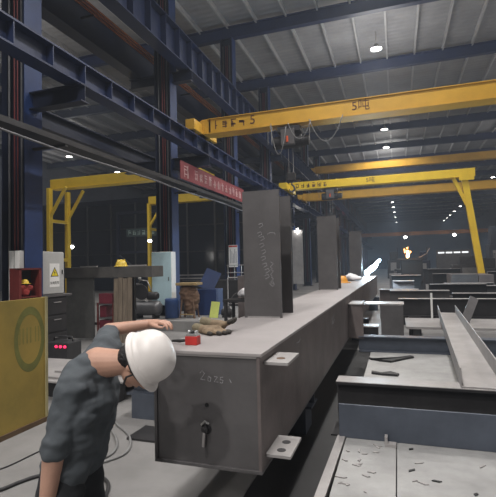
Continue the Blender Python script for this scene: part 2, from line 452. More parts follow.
ry = [54, 72, 80.4, 88.2, 95, 101, 107]
for i, y in enumerate(ry):
    dup(lp, (10.2, y, 10.55), label='high bay ceiling lamp of the right hand row, %s from the camera' % ordw[i])
for i, y in enumerate([28.7, 35.1, 48]):
    dup(lp, (-24.4, y, 10.55), label='high bay ceiling lamp in the left bay, %s from the camera' % ordw[i])
def point(x, y, z, e, col=(1, .97, .93), r=.22):
    l = bpy.data.lights.new('lamp_or_fill_light', 'POINT'); l.energy = e; l.color = col; l.shadow_soft_size = r
    o = bpy.data.objects.new('lamp_or_fill_light', l); COL.objects.link(o); o.location = (x, y, z); return o
def down(x, y, z, e, col=(1, .96, .93), ang=140, r=.25):
    l = bpy.data.lights.new('lamp_beam', 'SPOT'); l.energy = e; l.color = col; l.shadow_soft_size = r; l.spot_size = math.radians(ang); l.spot_blend = .7
    o = bpy.data.objects.new('lamp_beam', l); COL.objects.link(o); o.location = (x, y, z); return o
LP = 1000
for y in (-18., -12.5, -7.2): down(-2.2, y, 10.5, LP*1.9, ang=160)  # rear beams added to brighten faces turned to the camera
for y in (-1.8,): down(-2.2, y, 10.5, LP*1.2)
for y in (3.5, 8.7, 13.9): down(-.5, y, 10.5, LP)
for y in (19.14, 31.1, 36.1): down(-.5, y, 10.5, LP*.8)
for y in (52, 69.8, 84, 100): down(-.2, y, 10.5, LP*.8, (.65, .82, 1.))
for y in (6, 18, 36, 54): down(10.2, y, 10.5, LP*.7)
for y in (80, 100): down(10.2, y, 10.5, LP*.8, (.65, .82, 1.))
for y in (28.7, 35.1): down(-24.4, y, 10.5, LP*.2)
for y in (6., 16.): down(-13., y, 10.5, LP*.6)
# fill points added below lamp level to brighten the roof
for x, y, e in ((-2.2, -1.8, .30), (-.5, 8.7, .30), (-.5, 19.14, .30), (-.5, 40., .3), (10.2, 12, .35), (10.2, 24, .35), (10.2, 36, .3), (-13., 11, .32), (-24.4, 28.7, .2), (-.5, 45, .3)):
    point(x, y, 9.2, LP*e*.62, r=1.1)

# unseen near-bay lamps; rear ones added to light camera-facing sides
for i, (x, y) in enumerate(((-2.2, -18.), (-2.2, -12.5), (-2.2, -7.2), (-2.2, -1.8), (-.5, 3.5), (-.5, 8.7), (-.5, 13.9))):
    dup(lp, (x, y, 10.55), label='unseen high bay ceiling lamp above the near end of the hall, %s from the near wall' % ordw[i])

wl = empty('wall_lamp', 'small lamp lighting a grey panel on a distant column', 'lamp', (-5.75, CY[4]-.3, 3.8))
MB().lathe([(.001, .12), (.05, .12), (.12, 0), (.001, 0)], (0, 0, 0), 16).build('shade', STEEL_D, wl)
MB().ell((0, 0, -.01), .07, .07, .03, 8).build('bulb', LAMPE, wl)
point(-5.75, CY[4]-.33, 3.68, 14, r=.06)
wp = MB().box(-6.1, -5.45, CY[4]-.02-.25, CY[4]+.0-.22, .4, 3.7).build('grey_panel', STEEL_L); tag(wp, 'tall grey panel under the small lamp between the posts', 'panel')
sl = MB().ell((-5.7, 53.2, 5.3), .22, .22, .22, 10).build('signal_lamp', PINKE); tag(sl, 'small red signal light far down the left row', 'lamp')
for (x, y, z), lab in (((-15.6, 18.5, 2.75), 'small work lamp glowing behind the near left gantry leg'), ((-11.4, 19, 2.9), 'small work lamp beside the far left gantry leg'),
                       ((1.2, 64.2, 4.95), 'work lamp under the farthest crane, left one'), ((7.3, 64.2, 5.0), 'work lamp under the farthest crane, right one')):
    k = empty('work_lamp', lab, 'lamp', (x, y, z))
    big = y > 50
    r = .22 if big else .10
    MB().ell((0, 0, 0), r, r, r*.7, 10).build('bulb', LAMPE, k); MB().box(-r*.8, r*.8, .02, r*1.6, -r*.4, r*1.3).build('housing', STEEL_D, k)
    point(x, y-.4, z-.2, 18 if big else 25, r=.08)

# ------------------------------------------------------------------ the box girder
G = empty('box_girder', 'long grey steel box girder on trestles running into the distance', 'girder', (-1.07, 2.37, 0))
def gl(p): return (p[0]+1.07, p[1]-2.37, p[2])
X0, X1, ZB, ZT, YF, YE = -1.41, -.74, .445, 1.11, 2.37, 17.5
def gbox(nm, m, x0, x1, y0, y1, z0, z1, bevel=.003, label=None):
    o = MB().box(x0, x1, y0, y1, z0, z1).build(nm, m, G, bevel=bevel, label=label); o.location = (1.07, -2.37, 0); return o
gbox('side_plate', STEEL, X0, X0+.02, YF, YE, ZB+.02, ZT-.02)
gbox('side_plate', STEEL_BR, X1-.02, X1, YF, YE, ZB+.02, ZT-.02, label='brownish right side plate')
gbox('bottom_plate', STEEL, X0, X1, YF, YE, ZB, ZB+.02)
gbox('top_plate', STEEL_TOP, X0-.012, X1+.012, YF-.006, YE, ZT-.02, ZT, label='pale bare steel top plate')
ep = gbox('end_plate', STEEL, X0+.02, X1-.02, YF+.012, YF+.03, ZB+.02, ZT-.02, .001)
gbox('weld_seam', STEEL_L, X0+.02, X1-.02, YF+.001, YF+.012, ZT-.032, ZT-.02, .002)
for z, nh in ((1.045, 1), (.53, 2)):
    c = gbox('connection_plate', STEEL_L, X1, X1+.145, YF+.07, YF+.36, z-.012, z+.006, .002, label='pale plate sticking out of the side')
    for k in range(nh):
        hb = MB().lathe([(.001, 0), (.026, 0), (.026, .002), (.001, .002)], (X1+.075, YF+(.14 if nh == 2 else .18)+.12*k, z+.006), 16).build('bolt_hole', STEEL_D if nh == 2 else BROWN, c)
# hole and plug on the end plate
hp = MB().lathe([(.001, .003), (.012, .003), (.012, 0), (.001, 0)], (-1.07, YF+.012, .80), 12, (0, -1, 0)).build('bolt_hole', BLACK, ep)
pl = MB().lathe([(.03, -.01), (.032, .004), (.022, .012), (.02, .03), (.001, .034)], (-1.075, YF+.012, .665), 14, (0, -1, 0)).build('lifting_plug', STEEL_D, ep, smooth=False)
MB().bar((-1.075, YF-.012, .68), (-1.085, YF-.012, .57), .014, .014).build('plug_handle', STEEL_L, ep)
MB().tube([(-1.10, YF-.004, .69), (-1.075, YF-.012, .715), (-1.05, YF-.008, .70)], .006, 6).build('plug_clip', CHROME, ep)
Mc = frame((-1.09, YF+.0115, .965), (1, 0, 0), (0, 0, 1))
chalk('chalk_mark', [[(-.02, .015), (-.005, .03), (.01, .015), (-.015, -.02), (.012, -.022)], [(.035, .0), (.05, -.01), (.045, -.03), (.03, -.025), (.033, -.005)],
                     [(.07, .0), (.09, .0), (.07, -.03), (.095, -.03)], [(.125, 0), (.108, -.002), (.108, -.015), (.125, -.018), (.12, -.034), (.106, -.032)],
                     [(.165, -.01), (.175, -.03)]], Mc, ep, .0013)
Ms = frame((X1+.0005, 4.3, .95), (0, 1, 0), (0, 0, 1))
chalk('chalk_mark', [[(-1.0, .06), (-.92, .05), (-.85, .065)], [(.9, .02), (1.0, -.06), (1.12, -.02)], [(.92, -.05), (1.05, .05)]], Ms, G, .003)
for o in G.children:
    if o.name.startswith('chalk_mark'): o.location = (1.07, -2.37, 0)
for ch in ep.children:
    pass
# bracket on the side further along
gbox('side_bracket', STEEL_BR, X1, X1+.22, 7.02, 7.05, ZB, .96, .002)
gbox('bracket_cap', STEEL_L, X1, X1+.22, 7.0, 7.55, .955, .975, .002)
# upright posts welded on the girder
def post(yy, hh, dep, chalkit, dx=0.):
    w = .36; xc = X0+w/2+.005+dx
    p = MB().section([(x, y) for x, y in hprof(dep, w, .022, .018)], (xc, yy+dep/2, ZT), (xc, yy+dep/2, ZT+hh), up=(0, -1, 0)).build('upright_post', STEEL, G)
    p.location = (1.07, -2.37, 0)
    MB().box(xc-w/2+.03, xc+w/2-.02, yy-.004, yy, ZT, ZT+.014).build('weld_tab', STEEL_L, p)
    if chalkit:
        M = frame((xc, yy-.0005, ZT), (1, 0, 0), (0, 0, 1))
        L = []
        rnd = random.Random(2)
        for k in range(9):
            z = .86-.06*k+rnd.uniform(-.012, .012)
            x = -.02+.012*k*.6+rnd.uniform(-.012, .012)
            L.append([(x-.015, z), (x+.02, z+.012), (x+.03, z-.012), (x-.005, z-.03)])
        for k in range(3):
            L.append([(.085-.0*k, .52-.07*k), (.11, .50-.07*k), (.08, .47-.07*k), (.10, .455-.07*k)])
        L.append([(.06, .775), (.085, .79), (.13, .785), (.135, .77)])
        L.append([(.07, .32), (.10, .29), (.115, .31), (.10, .34)])
        chalk('chalk_mark', L, M, p, .0016)
post(3.97, 1.19, .47, True, .03)
post(8.32, 1.38, .47, False)
post(14.2, 1.48, .47, False)

# trestles under the girder
gap_shade = MB().box(-1.06, -.5, .6, 8.4, 0, .008).build('floor_plate_or_shade', BLACK); tag(gap_shade, 'long black strip standing in for floor shade in the gap under the right side of the girder', 'plate')  # black strip added to darken the gap like the girder's shade
def trestle():
    t = empty('trestle', 'low blue grey trestle under the near end of the girder', 'trestle', (-1.8, 4.3, 0), 0, 'trestles under the girder')
    MB().section(hprof(.2, .3, .02, .015), (-1.0, 0, .345), (1.0, 0, .345)).build('cross_beam', STEEL_B, t)
    for x in (-.8, .8):
        MB().box(x-.14, x+.14, -.15, .15, 0, .245).build('leg', STEEL_B, t)
    return t
tr = trestle()
dup(tr, (-1.6, 9.6, 0), label='low trestle under the girder between the first and second posts')
dup(tr, (-1.6, 15.6, 0), label='low trestle under the far end of the girder')

# things lying on the girder
lb = empty('lighter_box', 'small red box with metal top on the girder end', 'box', (-1.237, 2.56, ZT))
MB().box(-.041, .041, -.03, .03, 0, .055).build('body', BRED, lb, bevel=.004)
MB().box(-.038, .038, -.028, .028, .055, .07).build('metal_top', CHROME, lb, bevel=.003)
for k in range(3): MB().ell((-.025+.025*k, 0, .078), .012, .018, .013, 8).build('roller', STEEL_D if k == 1 else CHROME, lb, smooth=True)
MB().tube([(-.045, 0, .025), (-.09, .0, .02), (-.15, .01, .016)], [.009, .011, .008], 8).build('handle', BLACK, lb, smooth=True)

def glove(name, label, base, caps, tips, cuff):
    t = empty(name, label, 'glove', base, 0, 'work gloves on the girder')
    blob('glove_body', caps, GLOVE, t, .005, 4, (.002, 40))
    for c in tips: blob('fingertip', [c], GLOVED, t, .004, 2)
    blob('cuff', cuff, mat('glove cuff', (.20, .17, .11), .9, 0., .3, 30., .3, 90.), t, .005, 3, (.002, 50))
    return t
glove('work_glove', 'brown work glove lying palm down behind the red box, fingers to the right', (-1.30, 2.98, ZT),
      [((-.03, 0, .03), .032, (.03, 0, .03), .034), ((-.02, .03, .03), .028, (.04, .03, .03), .028), ((-.02, -.035, .026), .026, (.03, -.035, .026), .026),
       ((.03, -.04, .022), .016, (.10, -.065, .017), .013), ((.05, -.015, .024), .016, (.13, -.03, .016), .013), ((.05, .012, .024), .016, (.145, .01, .016), .013),
       ((.045, .038, .024), .015, (.125, .05, .016), .012), ((-.03, -.04, .022), .016, (.04, -.085, .016), .013), ((-.09, .01, .035), .03, (-.03, 0, .03), .032)],
      [((.085, -.06, .018), .0155, (.103, -.066, .016), .0145), ((.115, -.027, .017), .0155, (.133, -.031, .016), .0145), ((.128, .01, .017), .0155, (.148, .01, .016), .0145),
       ((.11, .047, .017), .0145, (.128, .051, .016), .0135), ((.022, -.075, .017), .0155, (.042, -.086, .016), .0145)],
      [((-.12, .02, .04), .034, (-.085, .012, .036), .034)])
glove('work_glove', 'brown work glove behind, cuff folded up and dark fingertips raised', (-1.30, 3.13, ZT),
      [((-.06, 0, .055), .034, (.03, 0, .045), .036), ((-.05, .04, .05), .028, (.03, .035, .04), .028), ((.03, -.02, .045), .018, (.11, -.03, .075), .016),
       ((.03, .01, .045), .018, (.125, .005, .08), .016), ((.03, .035, .04), .017, (.11, .04, .07), .015), ((.0, -.03, .03), .017, (.06, -.07, .02), .014)],
      [((.10, -.03, .072), .0185, (.122, -.031, .082), .017), ((.11, .005, .076), .0185, (.135, .005, .088), .017), ((.10, .04, .066), .0175, (.12, .041, .078), .016)],
      [((-.115, 0, .07), .036, (-.065, 0, .058), .037)])

# small glowing work at the far end, sheet and helmet
ws = empty('welding_arc', 'bright blue white welding arc and spatter at the girder end', 'welding arc', (-.82, 15.6, ZT+.08))
MB().ell((0, 0, .2), .085, .085, .26, 10, Matrix.Rotation(.9, 3, 'Y')).build('arc_core', ARC, ws)
MB().ell((-.15, .0, .07), .09, .08, .10, 8).build('arc_spatter', ARC, ws)
MB().ell((.2, 0, .42), .05, .05, .14, 8, Matrix.Rotation(.8, 3, 'Y')).build('arc_plume', ARC, ws)
point(-.85, 15.3, 1.55, 260, (.6, .82, 1.), .1)
cs = blob('plastic_sheet', [('e', (-1.22, 12.7, ZT+.09), (.18, .25, .09)), ('e', (-1.08, 12.5, ZT+.07), (.16, .2, .07)), ('e', (-1.26, 13.0, ZT+.12), (.1, .15, .08))], CLOTHW, None, .02, 2, (.03, 7))
tag(cs, 'crumpled white plastic sheet on the girder between far posts', 'sheet')

def hard_hat(name, label, loc, m, rz=0, s=1.):
    t = empty(name, label, 'helmet', loc, rz)
    prof = [(.155, 0), (.15, .012), (.128, .02)]
    for k in range(1, 9): a = PI/2*k/9; prof.append((.125*math.cos(a)**.8, .02+.13*math.sin(a)))
    prof.append((.004, .151))
    MB().lathe([(r*s, z*s) for r, z in prof], (0, 0, 0), 24).build('shell', m, t, smooth=True)
    MB().box(.05*s, .19*s, -.09*s, .09*s, .002, .014*s).build('peak', m, t, bevel=.004)
    MB().bar((-.09*s, 0, .128*s), (.09*s, 0, .128*s), .03*s, .05*s).build('ridge', m, t, bevel=.01)
    return t
hard_hat('hard_hat', 'orange hard hat on the girder beside the second post', (-1.32, 11.3, ZT), SAFO, s=1.15)

# ------------------------------------------------------------------ the worker
P = empty('person', 'person in charcoal t-shirt and white helmet bending over the girder end', 'person', (-1.44, 1.77, 0))
def pl_(p): return V((p[0]+1.44, p[1]-1.77, p[2]))
u = V((.917, .13, .375)).normalized(); fdir = V((.46, .19, -.86)); fdir = (fdir-u*fdir.dot(u)).normalized(); sd = u.cross(fdir).normalized()
HO = pl_((-1.168, 1.848, 1.149))
def hd(s_, f_, u_): return HO+sd*s_+fdir*f_+u*u_
HM = Matrix((sd, fdir, u)).transposed()
Lsh, Lel, Lwr = pl_((-1.435, 1.955, 1.195)), pl_((-1.585, 2.185, 1.245)), pl_((-1.385, 2.294, 1.272))
Rsh, Rel, Rwr = pl_((-1.43, 1.685, 1.055)), pl_((-1.465, 1.61, .785)), pl_((-1.50, 1.60, .54))
hipc = pl_((-1.505, 1.77, .60)); waist = pl_((-1.475, 1.785, .76)); chest = pl_((-1.435, 1.80, .95)); uch = pl_((-1.425, 1.82, 1.09))
nb = pl_((-1.395, 1.815, 1.13)); sk = hd(0, -.035, -.075)
body = [(hipc+V((0, .05, 0)), .088, waist+V((0, .04, 0)), .08), (hipc-V((0, .05, 0)), .088, waist-V((0, .03, 0)), .08),
        (waist+V((0, .04, 0)), .08, chest+V((0, .05, .0)), .08), (waist-V((0, .03, 0)), .08, chest-V((0, .05, .03)), .08),
        (chest+V((0, .05, 0)), .08, uch+V((0, .05, .01)), .058), (chest-V((0, .05, .03)), .08, uch-V((.01, .05, .03)), .055),
        (Lsh, .045, uch, .05), (Rsh, .045, uch, .05), (nb+V((0, .012, .012)), .078, sk, .057), (uch, .08, nb, .07),
        (Lsh, .058, Lel, .042), (Lel, .041, Lwr, .027), (Rsh, .052, Rel, .043), (Rel, .047, Rwr, .032),
        # head
        ('e', hd(0, -.012, .03), (.076, .096, .092), HM), ('e', hd(0, .03, -.035), (.062, .066, .075), HM), (hd(0, .035, -.075), .034, hd(0, .065, -.092), .022),
        (hd(0, .085, .0), .012, hd(0, .108, -.03), .014), (hd(-.012, .097, -.035), .010, hd(.012, .097, -.035), .010),
        (hd(-.02, .088, -.058), .008, hd(.02, .088, -.058), .008), (hd(-.045, .075, .012), .012, hd(.045, .075, .012), .012)]
for s_ in (-1, 1):
    body += [('e', hd(s_*.078, -.012, -.008), (.012, .020, .032), HM), ('e', hd(s_*.033, .078, -.002), (.014, .012, .011), HM)]
    k = hipc+V((.07, s_*.1, -.52)); a = hipc+V((-.34, s_*.09, -.525))
    body += [(hipc+V((0, s_*.07, -.01)), .078, k, .058), (k, .057, a, .04), (a, .04, a+V((-.10, 0, -.03)), .03)]
# left hand, palm down with curled fingers, thumb leaving its side
def hand(w, d, side, dn, curl):
    d, side, dn = d.normalized(), side.normalized(), dn.normalized(); out = []
    kb = w+d*.085
    out += [(w, .027, w+d*.04+side*.012, .024), (w, .026, w+d*.04-side*.014, .022), (w+d*.03+side*.015, .02, kb+side*.030, .0135), (w+d*.03, .019, kb+side*.009, .0145),
            (w+d*.03, .019, kb-side*.012, .0145), (w+d*.03-side*.014, .018, kb-side*.031, .0125)]
    for off, ln, c in ((.032, .072, 1.), (.010, .080, .9), (-.012, .074, 1.05), (-.033, .058, 1.2)):
        p = kb+side*off; ang = .25*c*curl
        for seg, r0, r1 in ((.45, .0098, .0088), (.31, .0088, .008), (.24, .008, .0068)):
            q = p+(d*math.cos(ang)+dn*math.sin(ang))*ln*seg+side*off*.10; out.append((p, r0, q, r1)); p = q; ang += .42*c*curl
    t0 = w+d*.022+side*.022; t1 = t0+d*.035+side*.028+dn*.012; t2 = t1+d*.032+side*.006+dn*.010; t3 = t2+d*.022-side*.004+dn*.006
    out += [(t0, .016, t1, .0115), (t1, .0112, t2, .0095), (t2, .0095, t3, .0075)]
    return out
body += hand(Lwr, V((1, -.02, .12)), V((.0, -1, .02)), V((.1, 0, -1)), 1.15)
body += hand(Rwr, V((.04, .05, -1)), V((1, .1, 0)), V((.1, 1, 0)), .7)
blob('body', body, SKIN, P, .0045, 3)
# T-shirt
shirt = [(hipc+V((.01, .06, .085)), .112, waist+V((.01, .05, 0)), .100), (hipc+V((.01, -.05, .085)), .112, waist-V((-.01, .04, 0)), .100),
         (waist+V((.01, .05, 0)), .100, chest+V((0, .06, 0)), .116), (waist-V((-.01, .04, 0)), .100, chest-V((0, .06, .03)), .116),
         (chest+V((0, .06, 0)), .116, uch+V((-.012, .08, 0)), .092), (chest-V((0, .06, .03)), .118, uch-V((.012, .075, .05)), .092),
         (Lsh+V((0, 0, -.01)), .074, uch+V((-.03, .03, .02)), .09), (Rsh, .076, uch+V((-.03, -.03, 0)), .09), (uch, .09, nb+V((-.035, -.01, -.015)), .086), (chest+V((.03, .02, .03)), .11, uch+V((.03, .02, -.02)), .075),
         (Lsh, .074, Lsh.lerp(Lel, .70), .060), (Rsh, .076, Rsh.lerp(Rel, .92), .06), (waist, .11, chest, .125)]
blob('t_shirt', shirt, SHIRT, P, .006, 14, (.014, 10))
# trousers
tr_ = [(hipc+V((0, .07, -.02)), .108, hipc+V((0, .06, .06)), .098), (hipc+V((0, -.07, -.02)), .108, hipc+V((0, -.06, .06)), .098)]
for s_ in (-1, 1):
    k = hipc+V((.07, s_*.1, -.525)); a = hipc+V((-.30, s_*.09, -.53))
    tr_ += [(hipc+V((0, s_*.075, -.02)), .098, k, .071), (k, .069, a, .058)]
blob('trousers', tr_, PANTS, P, .008, 4, (.006, 12))
for s_ in (-1, 1):
    a = hipc+V((-.36, s_*.09, -.53))
    blob('shoe', [(a+V((.02, 0, .0)), .05, a+V((-.10, 0, -.005)), .045), (a+V((-.10, -.015, -.005)), .045, a+V((-.14, 0, -.03)), .036)], BLACK, P, .006, 3)
# hair
blob('hair', [('e', hd(0, -.028, .02), (.084, .090, .098), HM), ('e', hd(0, -.05, -.03), (.07, .062, .06), HM)], HAIR, P, .006, 2, (.003, 45), None)
# helmet
hm = MB(); rings = []
hp_ = [(1.10, -.012), (1.12, -.006), (1.10, .0), (1.015, .006), (1.015, .016), (1.03, .02), (1.03, .028), (1.0, .032), (.995, .05)]
for k in range(1, 12): a = PI/2*k/12; hp_.append((.995*math.cos(a)**.72, .05+.115*math.sin(a)))
hp_.append((.03, .166))
for r, z in hp_:
    ring = []
    for k in range(40):
        t = 2*PI*k/40; pk = max(0., math.sin(t))**3*.02 if z < .004 else 0.
        ring.append(hd(.110*r*math.cos(t), (.126*r+pk)*math.sin(t)-.012, .018+z*.92-(pk*.15)))
    rings.append(ring)
hm._poly(rings); hb = hm.build('helmet', HELM, P, smooth=True)
mb = MB(); 
mb._poly([[hd(.098*r*math.cos(2*PI*k/32), .113*r*math.sin(2*PI*k/32)-.012, z) for k in range(32)] for r, z in ((.93, -.012), (1., -.012), (1.0, .03), (.93, .03))])
mb.build('headband', RUBBER, hb, smooth=True)
for s_ in (-1, 1):
    MB().tube([hd(s_*.094, .02, .02), hd(s_*.082, .02, -.05), hd(s_*.05, .055, -.10), hd(0, .07, -.118)], .005, 6).build('chin_strap', RUBBER, hb)
# ------------------------------------------------------------------ right hand assembly bed
def slab(x0, x1, y0, y1, label):
    t = empty('bed_plate', label, 'steel plate', (0, 0, 0))
    MB().box(x0, x1, y0, y1, .22, .25).build('plate', SCALE, t, bevel=.003)
    for x in (x0+.25, x1-.25): MB().box(x-.06, x+.06, y0+.1, y1-.1, 0, .22).build('bearer', STEEL_D, t)
    return t
slab(-.42, -.052, 1.2, 3.92, 'narrow pale bed plate beside the girder gap, nearest on the right')
slab(-.046, 3.4, 1.2, 3.92, 'wide pale bed plate in the right foreground')
slab(-.42, 3.4, 4.32, 7.5, 'pale bed plate between the two cross beams under the channel')
ed = MB().bar((-.49, 1.2, .13), (-.455, 3.56, .13), .06, .26).build('edge_bar', STEEL_L); tag(ed, 'pale steel bar along the left edge of the foreground plate', 'bar')
ed2 = MB().section(hprof(.22, .2, .015, .012), (-.46, 3.7, .10), (-.46, 3.99, .10)).build('beam_offcut', STEEL_D); tag(ed2, 'short dark beam offcut at the corner of the bed plates', 'beam')

bp = empty('plate_beam', 'blue grey upright plate crossing the right foreground plate', 'beam', (0, 3.54, .2515))
MB().box(-.47, 3.3, 0, .02, 0, .255).build('web', STEEL_B, bp, bevel=.002)
MB().box(-.47, 3.3, .02, .16, .0, .015).build('flange', STEEL_B, bp)
ba = empty('cross_beam', 'dark H beam with pale top flange under the channel end', 'beam', (0, 4.12, 0))
MB().section(hprof(.53, .21, .02, .015), (-.55, 0, .285), (3.4, 0, .285)).build('h_section', STEEL_D, ba)
MB().box(-.55, 3.4, -.105, .105, .5505, .556).build('lit_top_face', STEEL_L, ba, label='top flange painted pale as if lit')  # pale strip paints the lit top, dark section the shaded web
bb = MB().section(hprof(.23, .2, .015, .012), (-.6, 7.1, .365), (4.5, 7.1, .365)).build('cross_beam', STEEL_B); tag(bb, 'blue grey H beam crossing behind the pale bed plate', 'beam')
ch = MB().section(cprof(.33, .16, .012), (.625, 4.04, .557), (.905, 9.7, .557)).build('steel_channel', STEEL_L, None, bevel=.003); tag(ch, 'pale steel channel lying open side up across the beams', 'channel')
bk = MB().prism([(0, 0), (.08, 0), (.08, .02), (.02, .02), (.02, .07), (0, .07)], .06, frame((-.13, 3.50, .25), (1, 0, 0), (0, 0, 1))).build('angle_bracket', STEEL_L); tag(bk, 'small angle bracket against the blue grey plate', 'bracket')
rnd = random.Random(11)
for k in range(26):
    x = rnd.uniform(-.40, -.18) if k < 18 else rnd.uniform(.0, .5); y = rnd.uniform(2.6, 3.45)
    a = rnd.uniform(0, PI); s = rnd.uniform(.015, .045)
    o = MB().prism([(-s, -.006), (s*.6, -.009), (s, .006), (-s*.5, .01)], .006, Matrix.Translation((x, y, .2505)) @ Matrix.Rotation(a, 4, 'Z')).build('metal_scrap', BLACK if k > 21 else STEEL_L)
    tag(o, 'dark metal sliver on the wide foreground plate' if k > 21 else ('pale metal sliver on the narrow foreground plate' if k < 18 else 'pale metal sliver on the wide foreground plate'), 'scrap', 'dark slivers' if k > 21 else ('pale slivers on narrow plate' if k < 18 else 'pale slivers on wide plate'))
for pts, lab in (([(-.50, 6.5), (-.35, 6.35), (.05, 6.75), (.1, 6.68), (-.2, 6.3), (-.47, 6.42)], 'long black torn strip lying on the pale plate by the girder'),
                 ([(-.42, 5.7), (-.3, 5.64), (-.2, 5.72), (-.1, 5.62), (-.12, 5.56), (-.3, 5.58), (-.42, 5.62)], 'short black torn scrap lying nearer on the pale plate')):
    x = [(p[0]+.08, p[1]) for p in pts]
    o = MB().prism(x, .025, Matrix.Translation((0, 0, .2505))).build('torn_strip', BLACK); tag(o, lab, 'scrap')

# stock further back on the right
def block(name, m, b, label, cat, bevel=.004):
    o = MB().box(*b).build(name, m, None, bevel=bevel); return tag(o, label, cat)
def hb_(x0, x1, y, z0, hgt, b, m, label, top=True):
    t = empty('steel_beam', label, 'beam', (0, y, z0))
    MB().section(hprof(hgt, b, .02, .014), (x0, 0, hgt/2), (x1, 0, hgt/2)).build('h_section', m, t)
    if top: MB().box(x0, x1, -b/2, b/2, hgt+.0005, hgt+.006).build('lit_top_face', STEEL_L, t, label='pale top flange')  # top painted paler than the section, as lit from above
    return t
block('box_section', STEEL, (-.33, .08, 8.9, 9.4, 0, .78), 'grey box section standing between girder and channel', 'box section')
block('low_plate', STEEL_L, (-.68, -.36, 8.55, 8.95, .40, .42), 'small pale plate on a block beside the girder', 'plate')
block('support_block', STEEL_D, (-.66, -.38, 8.58, 8.92, 0, .40), 'dark block carrying the small pale plate', 'block')
block('long_plate', STEEL_L, (-.68, .1, 8.95, 9.55, .785, .80), 'pale plate lying on top of the grey box section', 'plate')
t = empty('work_table', 'pale topped steel table behind the channel', 'table', (0, 0, 0))
MB().box(.12, 4.2, 8.75, 10.15, .36, .40).build('table_top', STEEL_L, t)
for x in (.3, 2.2, 4.0):
    for y in (8.85, 10.05): MB().box(x-.06, x+.06, y-.06, y+.06, 0, .36).build('leg', STEEL_D, t)
hb_(.0, 5.2, 10.5, .40, .38, .2, STEEL_D, 'long dark H beam with pale flange lying behind the table')  # dark steel paints the shade on the web
block('beam_bearer', STEEL_D, (.2, .45, 10.3, 10.7, 0, .40), 'dark bearer block under the left end of the long beam', 'block')
block('beam_bearer', STEEL_D, (4.4, 4.65, 10.3, 10.7, 0, .40), 'dark bearer block under the right end of the long beam', 'block')
o = block('small_plate', WHITE, (.64, .68, 10.11, 10.13, .40, .93), 'thin white upright strip standing against the long beam', 'strip', .001)
o = MB().bar((1.18, 9.4, .40), (1.42, 9.75, .86), .16, .03, up=(0, 1, 0)).build('leaning_plate', STEEL, None); tag(o, 'dark narrow plate leaning behind the channel', 'plate')
hb_(-.2, 1.2, 12.0, .45, .42, .25, STEEL, 'short grey H beam, second row behind the table')
hb_(1.3, 4.8, 12.3, .42, .36, .25, STEEL_D, 'dark H beam at right, second row behind the table')
hb_(-.5, .55, 13.4, .40, .42, .3, STEEL_BR, 'short brownish H beam beside the girder far end')
hb_(.9, 2.4, 14.2, .62, .30, .3, STEEL_D, 'dark beam with pale flange in front of the grey box girder stub')
hb_(2.4, 5.5, 14.6, .55, .30, .3, STEEL, 'grey beam at the right edge, third row behind the table')
block('beam_stub', STEEL, (1.86, 2.72, 17.6, 19.4, .55, 1.10), 'grey box girder stub before the gantry leg, left piece', 'box section')
block('beam_stub', STEEL_BR, (2.74, 3.22, 17.6, 19.4, .55, 1.08), 'grey box girder stub before the gantry leg, right piece', 'box section')
block('stock_bearer', STEEL_D, (1.9, 3.2, 17.7, 19.2, 0, .545), 'dark stack of bearers under the box girder stubs', 'bearer')
block('stock_bearer', STEEL_D, (-.1, 5.0, 12.0, 12.5, 0, .415), 'dark row of bearers under the second beam row', 'bearer')
block('stock_bearer', STEEL_D, (.8, 5.5, 14.0, 14.8, 0, .545), 'dark row of bearers under the third beam row', 'bearer')
block('stock_bearer', STEEL_D, (-.5, .55, 13.2, 13.6, 0, .40), 'dark bearer under the short brownish beam', 'bearer')
rnd = random.Random(21)
k = 0
for y in (16.2, 17.6, 19.5, 21.8, 24., 27., 30., 34., 38.):
    for x in (-.3, 1.5 if y < 17 or y > 20 else 4., 4.2 if y > 20 else 5.6):
        if y == 19.5 and x < 0: k += 1; continue
        w = rnd.uniform(.5, 1.7); hh = rnd.uniform(.25, .6); z0 = rnd.uniform(.35, .75)+ (y-16)*.012
        xx = x+rnd.uniform(-.2, .5)
        k += 1
        t = hb_(xx, xx+w, y, 0, z0+hh*.7, rnd.uniform(.3, .7), rnd.choice((STEEL_D, STEEL_D, BLACK, STEEL_BR)),
                'steel stock piece in the hazy background, %s row from the front, %s' % (ordw[(k-1)//3], ('beside the aisle', 'in the middle', 'at right')[(k-1) % 3]))
# fire pot with flame
fp = empty('steel_fitting', 'black steel fitting with flame cutter working on top', 'fitting', (.55, 19.8, .3))
MB().box(-.40, .45, -.3, .3, .45, 1.36).build('body', BLACK, fp, bevel=.02)
MB().box(-.50, .50, -.35, .35, 1.36, 1.45).build('rim', BLACK, fp)
for x in (-.4, .35): MB().box(x-.06, x+.06, -.2, .2, -.3, .55).build('leg', STEEL_D, fp)
MB().tube([(.3, -.2, 1.45), (.6, -.2, 1.6), (.75, -.15, 1.85)], .025, 6).build('torch_arm', STEEL, fp)
ff = empty('flame', 'orange cutting flame and sparks on the black fitting', 'flame', (.42, 19.7, 1.75))
MB().lathe([(.001, 0), (.05, .04), (.07, .12), (.04, .22), (.001, .34)], (0, 0, 0), 10, (.15, 0, 1)).build('flame_core', mat('flame core', (1, .6, .2), .5, emis=(1., .62, .25), estr=11.), ff, smooth=True)
for k in range(10):
    r = random.Random(40+k); MB().ell((r.uniform(-.12, .16), 0, r.uniform(.12, .46)), .022, .022, .045, 5).build('spark', FLAME, ff)
point(.45, 19.3, 2.2, 30, (1, .5, .2), .1)
